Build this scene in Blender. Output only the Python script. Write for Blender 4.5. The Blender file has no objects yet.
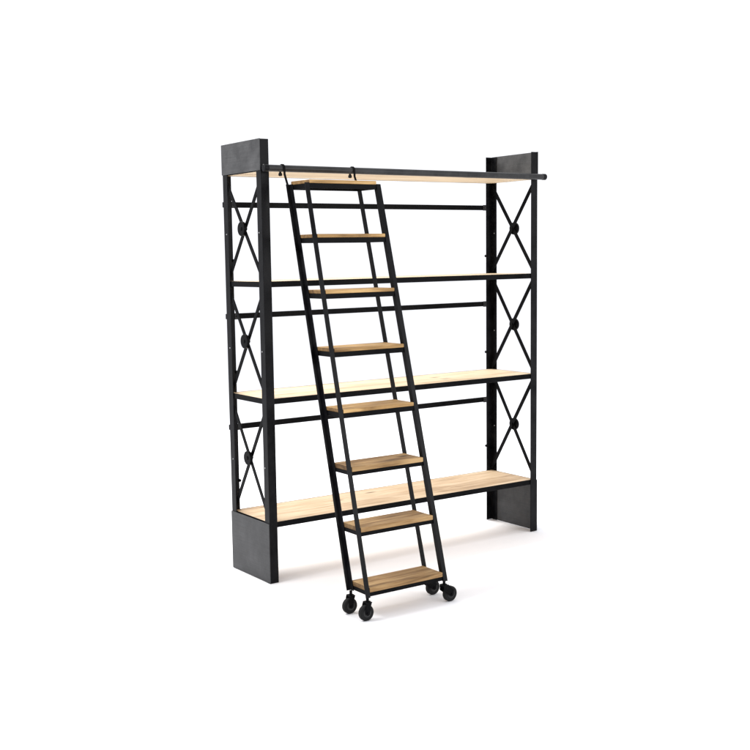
import bpy, bmesh, math, random
from mathutils import Vector, Matrix
random.seed(4)

# ------------------------------------------------------------------ camera
scene = bpy.context.scene
C = scene.collection
F, CX, CY = 1130.5062, 338.4009, 389.0203          # focal length and principal point (750 px photo)
RX, RY, RZ = 0.11682, -0.01750, 0.58532
CAM = Vector((-2.82211, -4.91616, 1.66836))
fw = Vector((math.sin(RZ)*math.cos(RX), math.cos(RZ)*math.cos(RX), -math.sin(RX)))
rt = Vector((math.cos(RZ), -math.sin(RZ), 0)); up = rt.cross(fw)
r2 = math.cos(RY)*rt + math.sin(RY)*up
u2 = -math.sin(RY)*rt + math.cos(RY)*up
cam_data = bpy.data.cameras.new('camera'); cam = bpy.data.objects.new('camera', cam_data); C.objects.link(cam)
m = Matrix((r2, u2, -fw)).transposed().to_4x4(); m.translation = CAM
cam.matrix_world = m
cam_data.sensor_width = 36; cam_data.lens = 36*F/750
cam_data.shift_x = (375-CX)/750; cam_data.shift_y = (CY-375)/750
cam_data.clip_end = 500
scene.camera = cam

# ------------------------------------------------------------------ studio light
world = bpy.data.worlds.new('World'); scene.world = world; world.use_nodes = True
bg = world.node_tree.nodes['Background']; bg.inputs[0].default_value = (.985, .99, 1.03, 1); bg.inputs[1].default_value = 1.135
def softbox(name, loc, target, size, power, col=(1, 1, 1)):
    l = bpy.data.lights.new(name, 'AREA'); l.shape = 'RECTANGLE'; l.size, l.size_y = size; l.energy = power; l.color = col
    o = bpy.data.objects.new(name, l); C.objects.link(o); o.location = loc
    o.rotation_euler = (Vector(target)-Vector(loc)).to_track_quat('-Z', 'Y').to_euler()
    return o
softbox('key_softbox', (0.5, 3.7, 5.0), (0.7, 0.0, 0.6), (2.6, 2.2), 350)
softbox('left_softbox', (-2.1, 0.1, 3.5), (0.2, 0.2, 1.9), (1.0, 1.0), 75)
softbox('front_softbox', (3.3, -4.9, 2.1), (0.9, 0.0, 1.2), (2.2, 2.0), 75)
scene.view_settings.view_transform = 'Standard'; scene.view_settings.look = 'None'
scene.view_settings.exposure = 0; scene.view_settings.gamma = 1

# ------------------------------------------------------------------ helpers
def box(bm, x0, x1, y0, y1, z0, z1, shift=None):
    vs = [bm.verts.new((x, y, z)) for z in (z0, z1) for y in (y0, y1) for x in (x0, x1)]
    for f in ((0,2,3,1), (4,5,7,6), (0,1,5,4), (2,6,7,3), (0,4,6,2), (1,3,7,5)):
        bm.faces.new([vs[i] for i in f])
    return vs
def prism(bm, prof, P0, P1):
    """horizontal cross-section prof [(dx,dy)] lofted from P0 to P1"""
    a = [bm.verts.new((P0[0]+x, P0[1]+y, P0[2])) for x, y in prof]
    b = [bm.verts.new((P1[0]+x, P1[1]+y, P1[2])) for x, y in prof]
    n = len(prof)
    for i in range(n): bm.faces.new((a[i], a[(i+1) % n], b[(i+1) % n], b[i]))
    bm.faces.new(a[::-1]); bm.faces.new(b)
def angle_profile(sx, sy, wx, wy, t):
    """L section: corner at 0,0, one flange along x (sign sx), one along y (sign sy)"""
    p = [(0, 0), (sx*wx, 0), (sx*wx, sy*t), (sx*t, sy*t), (sx*t, sy*wy), (0, sy*wy)]
    return p if sx*sy > 0 else p[::-1]
def cyl(bm, p, axis, r, h, n=40, r2_=None):
    q = Vector(axis).normalized().to_track_quat('Z', 'Y').to_matrix().to_4x4(); q.translation = Vector(p)
    bmesh.ops.create_cone(bm, cap_ends=True, segments=n, radius1=r, radius2=r if r2_ is None else r2_, depth=h, matrix=q)
def sweep_yz(bm, pts, x0, x1, t):
    """flat strap: path in the yz plane, width x0..x1, thickness t"""
    rings = []
    for i, (y, z) in enumerate(pts):
        a = Vector(pts[max(i-1, 0)]); b = Vector(pts[min(i+1, len(pts)-1)])
        d = (b-a).normalized(); n = Vector((-d.y, d.x))*t/2
        rings.append([bm.verts.new(v) for v in ((x0, y+n.x, z+n.y), (x1, y+n.x, z+n.y), (x1, y-n.x, z-n.y), (x0, y-n.x, z-n.y))])
    for a, b in zip(rings, rings[1:]):
        for k in range(4): bm.faces.new((a[k], a[(k+1) % 4], b[(k+1) % 4], b[k]))
    bm.faces.new(rings[0][::-1]); bm.faces.new(rings[-1])
def obj(name, bm, mat, parent=None, bevel=.0012, smooth=False):
    bmesh.ops.recalc_face_normals(bm, faces=bm.faces)
    me = bpy.data.meshes.new(name); bm.to_mesh(me); bm.free()
    me.materials.append(mat)
    if smooth:
        for p in me.polygons: p.use_smooth = True
        me.set_sharp_from_angle(angle=math.radians(40))
    o = bpy.data.objects.new(name, me); C.objects.link(o)
    if parent: o.parent = parent
    if bevel:
        b = o.modifiers.new('bevel', 'BEVEL'); b.width = bevel; b.segments = 2; b.limit_method = 'ANGLE'; b.angle_limit = math.radians(40)
    return o
def thing(name, label, cat):
    o = bpy.data.objects.new(name, None); C.objects.link(o); o['label'] = label; o['category'] = cat; return o

# ------------------------------------------------------------------ materials
def new_mat(name):
    mt = bpy.data.materials.new(name); mt.use_nodes = True
    nt = mt.node_tree; return mt, nt, nt.nodes['Principled BSDF']
def N(nt, t, **kw):
    n = nt.nodes.new(t)
    for k, v in kw.items():
        if k in n.inputs: n.inputs[k].default_value = v
        else: setattr(n, k, v)
    return n
def ramp(nt, fac, stops):
    r = nt.nodes.new('ShaderNodeValToRGB'); nt.links.new(fac, r.inputs[0]); e = r.color_ramp.elements
    while len(e) < len(stops): e.new(.5)
    for s, (p, c) in zip(e, stops): s.position = p; s.color = (*c, 1) if len(c) == 3 else c
    return r
def steel(name, dark, light, r0, r1, spec, scale=9):
    mt, nt, b = new_mat(name); L = nt.links
    tc = N(nt, 'ShaderNodeTexCoord')
    n1 = N(nt, 'ShaderNodeTexNoise', Scale=scale, Detail=6, Roughness=.65); L.new(tc.outputs['Object'], n1.inputs['Vector'])
    n2 = N(nt, 'ShaderNodeTexNoise', Scale=140, Detail=3); L.new(tc.outputs['Object'], n2.inputs['Vector'])
    c = ramp(nt, n1.outputs['Fac'], [(.32, dark), (.72, light)]); L.new(c.outputs[0], b.inputs['Base Color'])
    mr = N(nt, 'ShaderNodeMapRange'); mr.inputs['To Min'].default_value = r0; mr.inputs['To Max'].default_value = r1
    mr.inputs['From Min'].default_value = .3; mr.inputs['From Max'].default_value = .7
    L.new(n1.outputs['Fac'], mr.inputs['Value']); L.new(mr.outputs[0], b.inputs['Roughness'])
    if name == 'sheet_steel':                          # rolled sheet: long faint scratches over the mottling
        mp = N(nt, 'ShaderNodeMapping'); mp.inputs['Scale'].default_value = (1, 6, 170); mp.inputs['Rotation'].default_value = (.12, 0, 0)
        L.new(tc.outputs['Object'], mp.inputs[0])
        n3 = N(nt, 'ShaderNodeTexNoise', Scale=1, Detail=4); L.new(mp.outputs[0], n3.inputs['Vector'])
        r3 = ramp(nt, n3.outputs['Fac'], [(.35, (.62, .62, .62)), (.7, (1.35, 1.35, 1.35))])
        mx = N(nt, 'ShaderNodeMix', data_type='RGBA', blend_type='MULTIPLY'); mx.inputs[0].default_value = .28
        L.new(c.outputs[0], mx.inputs[6]); L.new(r3.outputs[0], mx.inputs[7]); L.new(mx.outputs[2], b.inputs['Base Color'])
    b.inputs['Specular IOR Level'].default_value = spec
    bp = N(nt, 'ShaderNodeBump', Strength=.12, Distance=.002); L.new(n2.outputs['Fac'], bp.inputs['Height']); L.new(bp.outputs[0], b.inputs['Normal'])
    return mt
M_frame = steel('black_steel', (.001, .001, .0015), (.010, .010, .011), .26, .5, .085)
M_bar = steel('black_bar_steel', (.001, .001, .0012), (.006, .006, .0065), .3, .55, .045)
M_ladder = steel('ladder_steel', (.001, .001, .0015), (.010, .010, .011), .26, .5, .09)
M_rail = steel('rail_steel', (.012, .012, .0125), (.042, .042, .042), .28, .5, .2)
M_plate = steel('sheet_steel', (.026, .026, .027), (.070, .070, .071), .42, .6, .2, 8)
M_rubber = steel('wheel_rubber', (.004, .004, .004), (.012, .012, .012), .5, .7, .15, 30)
M_screw = steel('screw_steel', (.25, .25, .25), (.4, .4, .4), .3, .4, .5)
def wood(name, lo, mid, hi, plank=.0, seed=0., gscale=1.):
    mt, nt, b = new_mat(name); L = nt.links
    tc = N(nt, 'ShaderNodeTexCoord')
    info = N(nt, 'ShaderNodeObjectInfo')
    off = N(nt, 'ShaderNodeVectorMath', operation='SCALE'); off.inputs[0].default_value = (7.3, 3.1, 5.7); L.new(info.outputs['Random'], off.inputs['Scale'])
    ad = N(nt, 'ShaderNodeVectorMath', operation='ADD'); L.new(tc.outputs['Object'], ad.inputs[0]); L.new(off.outputs[0], ad.inputs[1])
    def mapped(s):
        mp = N(nt, 'ShaderNodeMapping'); mp.inputs['Scale'].default_value = s; mp.inputs['Location'].default_value = (seed, seed*.7, 0)
        L.new(ad.outputs[0], mp.inputs[0]); return mp.outputs[0]
    n1 = N(nt, 'ShaderNodeTexNoise', Scale=1, Detail=5, Roughness=.6, Distortion=.9); L.new(mapped((2.2*gscale, 20*gscale, 20)), n1.inputs['Vector'])
    n2 = N(nt, 'ShaderNodeTexNoise', Scale=1, Detail=3, Roughness=.5); L.new(mapped((9*gscale, 190, 190)), n2.inputs['Vector'])
    n3 = N(nt, 'ShaderNodeTexNoise', Scale=1, Detail=2); L.new(mapped((3, 4, 4)), n3.inputs['Vector'])
    m1 = N(nt, 'ShaderNodeMath', operation='MULTIPLY_ADD'); L.new(n2.outputs['Fac'], m1.inputs[0]); m1.inputs[1].default_value = .36; L.new(n1.outputs['Fac'], m1.inputs[2])
    m2 = N(nt, 'ShaderNodeMath', operation='MULTIPLY_ADD'); L.new(n3.outputs['Fac'], m2.inputs[0]); m2.inputs[1].default_value = .35; L.new(m1.outputs[0], m2.inputs[2])
    c = ramp(nt, m2.outputs[0], [(.55, lo), (.8, mid), (1.0, hi)]); 
    # knots
    vo = N(nt, 'ShaderNodeTexVoronoi', Scale=1); L.new(mapped((2.6, 7, 7)), vo.inputs['Vector'])
    kr = ramp(nt, vo.outputs['Distance'], [(.03, (1, 1, 1)), (.13, (0, 0, 0))])
    mx = N(nt, 'ShaderNodeMix', data_type='RGBA'); L.new(kr.outputs[0], mx.inputs[0]); L.new(c.outputs[0], mx.inputs[6]); mx.inputs[7].default_value = (*[v*.55 for v in lo], 1)
    # end faces darkened: browner end grain, plus shade between the stiles put into the colour
    ge = N(nt, 'ShaderNodeNewGeometry'); sp = N(nt, 'ShaderNodeSeparateXYZ'); L.new(ge.outputs['True Normal'], sp.inputs[0])
    ab = N(nt, 'ShaderNodeMath', operation='ABSOLUTE'); L.new(sp.outputs[0], ab.inputs[0])
    gt = N(nt, 'ShaderNodeMath', operation='GREATER_THAN'); L.new(ab.outputs[0], gt.inputs[0]); gt.inputs[1].default_value = .8
    me = N(nt, 'ShaderNodeMix', data_type='RGBA', blend_type='MULTIPLY'); L.new(gt.outputs[0], me.inputs[0]); L.new(mx.outputs[2], me.inputs[6]); me.inputs[7].default_value = (.36, .33, .3, 1)
    L.new(me.outputs[2], b.inputs['Base Color'])
    b.inputs['Roughness'].default_value = .62; b.inputs['Specular IOR Level'].default_value = .25
    bp = N(nt, 'ShaderNodeBump', Strength=.25, Distance=.002); L.new(m1.outputs[0], bp.inputs['Height']); L.new(bp.outputs[0], b.inputs['Normal'])
    return mt
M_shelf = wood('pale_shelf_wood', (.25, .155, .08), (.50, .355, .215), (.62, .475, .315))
M_shelf_lit = wood('lit_shelf_wood', (.33, .225, .125), (.63, .485, .31), (.74, .61, .425), seed=1.7)  # upper shelves: same wood, overexposed brightness put into a paler colour
M_tread = wood('honey_tread_wood', (.085, .042, .013), (.36, .212, .08), (.60, .39, .165), seed=3.3)
M_tread_dim = wood('dim_tread_wood', (.05, .026, .010), (.26, .15, .06), (.47, .305, .14), seed=5.1)  # lowest treads: same wood, duller light near the floor put into the colour
mt, nt, b = new_mat('white_studio_floor'); b.inputs['Base Color'].default_value = (.915, .915, .925, 1); b.inputs['Roughness'].default_value = .8
b.inputs['Specular IOR Level'].default_value = .2
n = N(nt, 'ShaderNodeTexNoise', Scale=60, Detail=4); bp = N(nt, 'ShaderNodeBump', Strength=.02); nt.links.new(n.outputs['Fac'], bp.inputs['Height']); nt.links.new(bp.outputs[0], b.inputs['Normal'])
M_floor = mt

# ------------------------------------------------------------------ floor
bm = bmesh.new(); R_ = 150
bm.faces.new([bm.verts.new(v) for v in ((-R_, -R_, 0), (R_, -R_, 0), (R_, R_, 0), (-R_, R_, 0))])
fl = obj('floor', bm, M_floor, bevel=0); fl['kind'] = 'structure'

# ------------------------------------------------------------------ bookcase
W, D, H, w, t = 1.853, .401, 2.25, .047, .005
Z = [.319, .957, 1.549, 2.122]
RAILS = [.767, 1.361, 1.947]
HUBS = [.615, 1.21, 1.805]
case = thing('bookcase', 'tall open black steel bookcase with four pale wooden shelves and crossed side braces', 'bookcase')
base = .002
for x, y, sx, sy in ((0, 0, 1, 1), (0, D, 1, -1), (W, 0, -1, 1), (W, D, -1, -1)):
    bm = bmesh.new(); prism(bm, angle_profile(sx, sy, w, w, t), (x, y, base), (x, y, H))
    post = obj('post', bm, M_frame, case)
    for hz in HUBS:                                    # small screws through the side flange
        bm = bmesh.new(); yy = y + sy*.03
        cyl(bm, (x - sx*.0012, yy, hz-.013), (1, 0, 0), .0032, .003, 16)
        cyl(bm, (x + sx*(t+.0012), yy, hz-.013), (1, 0, 0), .0032, .003, 16)
        obj('screw', bm, M_screw, post, .0005, True)
    if sy < 0:
        for hz in (1.655, 1.064, .475):                # round nut on the inner edge of the rear flange
            bm = bmesh.new(); cyl(bm, (x + sx*(w+.001), y - .004, hz), (0, 1, 0), .008, .016, 20)
            obj('nut', bm, M_bar, post, .001, True)
for x, s in ((0, -1), (W, 1)):                         # sheet steel end panels outside the posts
    for z0, z1 in ((base, Z[0]-.004), (2.097, H+.002)):
        bm = bmesh.new(); xs = sorted((x + s*.0008, x + s*.005))
        box(bm, xs[0], xs[1], -.001, D+.001, z0, z1)
        obj('end_panel', bm, M_plate, case, .0015)
    # X braces
    levels = [Z[0]-.005, Z[1]-.015, Z[2]-.015, Z[3]-.03]
    for k in range(3):
        za, zb, hz = levels[k]+.018, levels[k+1]-.012, HUBS[k]
        hz = (za+zb)/2
        y0, y1 = .012, D-.012
        for i, (ya, yb) in enumerate(((y0, y1), (y1, y0))):
            bm = bmesh.new()
            d = Vector((0, yb-ya, zb-za)); L_ = d.length; d.normalize(); nrm = Vector((0, -d.z, d.y))
            xi = x - s*(t + .0005 + i*.0062); xo = xi - s*.0058
            hw = .0115
            P = Vector((0, ya, za)); Q = Vector((0, yb, zb))
            quad = [P - nrm*hw, P + nrm*hw, Q + nrm*hw, Q - nrm*hw]
            va = [bm.verts.new((xi, p.y, p.z)) for p in quad]; vb = [bm.verts.new((xo, p.y, p.z)) for p in quad]
            for j in range(4): bm.faces.new((va[j], va[(j+1) % 4], vb[(j+1) % 4], vb[j]))
            bm.faces.new(va[::-1]); bm.faces.new(vb)
            br = obj('cross_brace', bm, M_bar, case, .001)
        bm = bmesh.new(); cyl(bm, (x + s*.003, D/2, hz), (1, 0, 0), .0365, .015, 48)
        cyl(bm, (x + s*.012, D/2, hz), (1, 0, 0), .010, .004, 24)
        cyl(bm, (x - s*.0205, D/2, hz), (1, 0, 0), .009, .006, 24)
        obj('brace_hub', bm, M_bar, case, .0015, True)
for k, z in enumerate(Z):
    top = z; bot = z-.029
    # boards, laid side by side along the shelf
    y0, y1 = .0105, D-.0105; x0, x1 = .0105, W-.0105
    bm = bmesh.new(); n_b = 3; cuts = [y0, y0+(y1-y0)*.36, y0+(y1-y0)*.69, y1]
    for a, c in zip(cuts, cuts[1:]):
        box(bm, x0, x1, a+.0003, c-.0003, bot+.001, top-.0005)
    sh = obj('shelf', bm, M_shelf if k == 0 else M_shelf_lit, case, .0008)
    bm = bmesh.new(); f0 = .0055; th = .0045
    box(bm, f0, W-f0, f0, f0+th, bot, top); box(bm, f0, W-f0, D-f0-th, D-f0, bot, top)
    box(bm, f0, f0+th, f0+th, D-f0-th, bot+.0005, top-.0003); box(bm, W-f0-th, W-f0, f0+th, D-f0-th, bot+.0005, top-.0003)
    obj('edge_frame', bm, M_bar, sh, .0008)
for z in RAILS:
    bm = bmesh.new(); box(bm, .003, W-.003, D+.001, D+.019, z-.0145, z+.0145)
    r = obj('back_rail', bm, M_bar, case, .003)
    for xx in (w+.012, W-w-.012):
        bm = bmesh.new(); box(bm, xx-.012, xx+.012, D-.006, D+.0005, z-.017, z+.017); cyl(bm, (xx, D-.008, z), (0, 1, 0), .006, .006, 16)
        obj('clamp', bm, M_rail, r, .0015)
# ladder rail
RYc, RZc, RR = -.055, 2.1035, .0168
bm = bmesh.new(); cyl(bm, (W/2-.004, RYc, RZc), (1, 0, 0), RR, W+.01, 40)
lr = obj('ladder_rail', bm, M_rail, case, .001, True)
for xx in (-.004, W-.004):
    bm = bmesh.new(); cyl(bm, (xx, RYc, RZc), (1, 0, 0), RR+.0012, .026, 40)
    obj('end_cap', bm, M_frame, lr, .003, True)
for xx in (.024, W-.024):
    bm = bmesh.new(); box(bm, xx-.013, xx+.013, RYc+.008, -.0005, RZc-.012, RZc+.010)
    obj('rail_bracket', bm, M_bar, lr, .0015)

# ------------------------------------------------------------------ rolling ladder
XL, XLT, XR, XRT = .0749, .1011, .5074, .4968
YB, S, D0, DT = -.6484, .2674, .1605, .1757
lad = thing('rolling_ladder', 'black steel rolling ladder with eight wooden treads, hooked on the rail of the bookcase', 'ladder')
def corner(side, front, z):
    k = z/2
    x = (XL*(1-k)+XLT*k) if side == 'l' else (XR*(1-k)+XRT*k)
    y = YB + S*z - (D0*(1-k)+DT*k if front else 0)
    return Vector((x, y, z))
ZT = [.1104, .3781, .6521, .9144, 1.196, 1.4687, 1.7346, 1.995]
FR = .024
for side, sx in (('l', -1), ('r', 1)):
    for front in (True, False):
        bm = bmesh.new()
        sy = 1 if front else -1
        z0, z1 = ZT[0]-.003, ZT[-1]+FR+.003
        prism(bm, angle_profile(sx, sy, .025, .026, .004), corner(side, front, z0), corner(side, front, z1))
        obj('stile', bm, M_ladder, lad, .0009)
for iz, z in enumerate(ZT):
    FR = .0185 if iz < 3 else .024; TK = .0225 if iz < 3 else .0175
    a, b_ = corner('l', True, z+.012), corner('r', True, z+.012)
    c, d = corner('l', False, z+.012), corner('r', False, z+.012)
    g = .0006
    x0, x1, y0, y1 = a.x+g, b_.x-g, a.y+.0045, c.y-.0045
    bm = bmesh.new()
    box(bm, x0+.004, x1-.004, y0+.004, y1-.004, z+FR-.012, z+FR+TK-.0005)
    # upper part of the board oversails the frame
    box(bm, x0+.0005, x1-.0005, y0-.002, y1+.002, z+FR+.0004, z+FR+TK)
    tr = obj('tread', bm, M_tread_dim if iz < 3 else M_tread, lad, .0028)
    bm = bmesh.new(); th = .0038
    box(bm, x0, x1, y0, y0+th, z, z+FR); box(bm, x0, x1, y1-th, y1, z, z+FR)
    box(bm, x0, x0+th, y0+th, y1-th, z, z+FR-.0003); box(bm, x1-th, x1, y0+th, y1-th, z, z+FR-.0003)
    obj('tread_frame', bm, M_bar, tr, .0009)
# hooks with rollers
for side, sx in (('l', -1), ('r', 1)):
    p0 = corner(side, False, 1.90); p1 = corner(side, False, 2.015)
    xc = p1.x + sx*.011
    pts = [(p0.y+.004, p0.z), (p1.y+.004, p1.z)]
    R1 = RR+.0028
    pts.append((RYc-R1-.002, RZc-.03))
    for k in range(0, 13):
        an = math.pi - math.pi*k/12
        pts.append((RYc+R1*math.cos(an), RZc+R1*math.sin(an)))
    pts.append((RYc+R1, RZc-.022))
    bm = bmesh.new(); sweep_yz(bm, pts, xc-.0055, xc+.0055, .0045)
    hk = obj('hook', bm, M_bar, lad, .0008)
    bm = bmesh.new(); cyl(bm, (xc, RYc+R1, RZc-.028), (1, 0, 0), .0085, .014, 24)
    obj('roller', bm, M_rubber, hk, .002, True)
# casters
for side, front, stem, wx, wy in (('l', True, .066, .057, -.770), ('l', False, .064, .056, -.637), ('r', True, .519, .553, -.768), ('r', False, .519, .553, -.635)):
    ztop = ZT[0]-.004; r = .038
    bm = bmesh.new()
    cyl(bm, (stem, wy, ztop-.008), (0, 0, 1), .007, .022, 20)
    cyl(bm, (stem, wy, ztop-.020), (0, 0, 1), .015, .008, 28)
    for s in (-1, 1):                                  # fork cheeks
        ys = sorted((wy+s*.0145, wy+s*.0175))
        prof = [(stem-.014, ztop-.017), (stem+.014, ztop-.017), (max(wx+.013, stem+.005), .058), (wx+.011, r-.006), (wx, r-.012), (wx-.011, r-.006), (min(wx-.013, stem-.014), .06)]
        va = [bm.verts.new((x, ys[0], z)) for x, z in prof]; vb = [bm.verts.new((x, ys[1], z)) for x, z in prof]
        nn = len(prof)
        for j in range(nn): bm.faces.new((va[j], va[(j+1) % nn], vb[(j+1) % nn], vb[j]))
        bm.faces.new(va[::-1]); bm.faces.new(vb)
    box(bm, stem-.014, stem+.014, wy-.0174, wy+.0174, ztop-.022, ztop-.018)
    cyl(bm, (wx, wy, r), (0, 1, 0), .0055, .042, 16)
    fk = obj('caster', bm, M_bar, lad, .0008)
    bm = bmesh.new(); cyl(bm, (wx, wy, r), (0, 1, 0), r-.0005, .022, 48)
    wl = obj('wheel', bm, M_rubber, fk, .004, True)
    bm = bmesh.new(); cyl(bm, (wx, wy, r), (0, 1, 0), .021, .0235, 40)
    obj('rim', bm, M_rail, wl, .002, True)
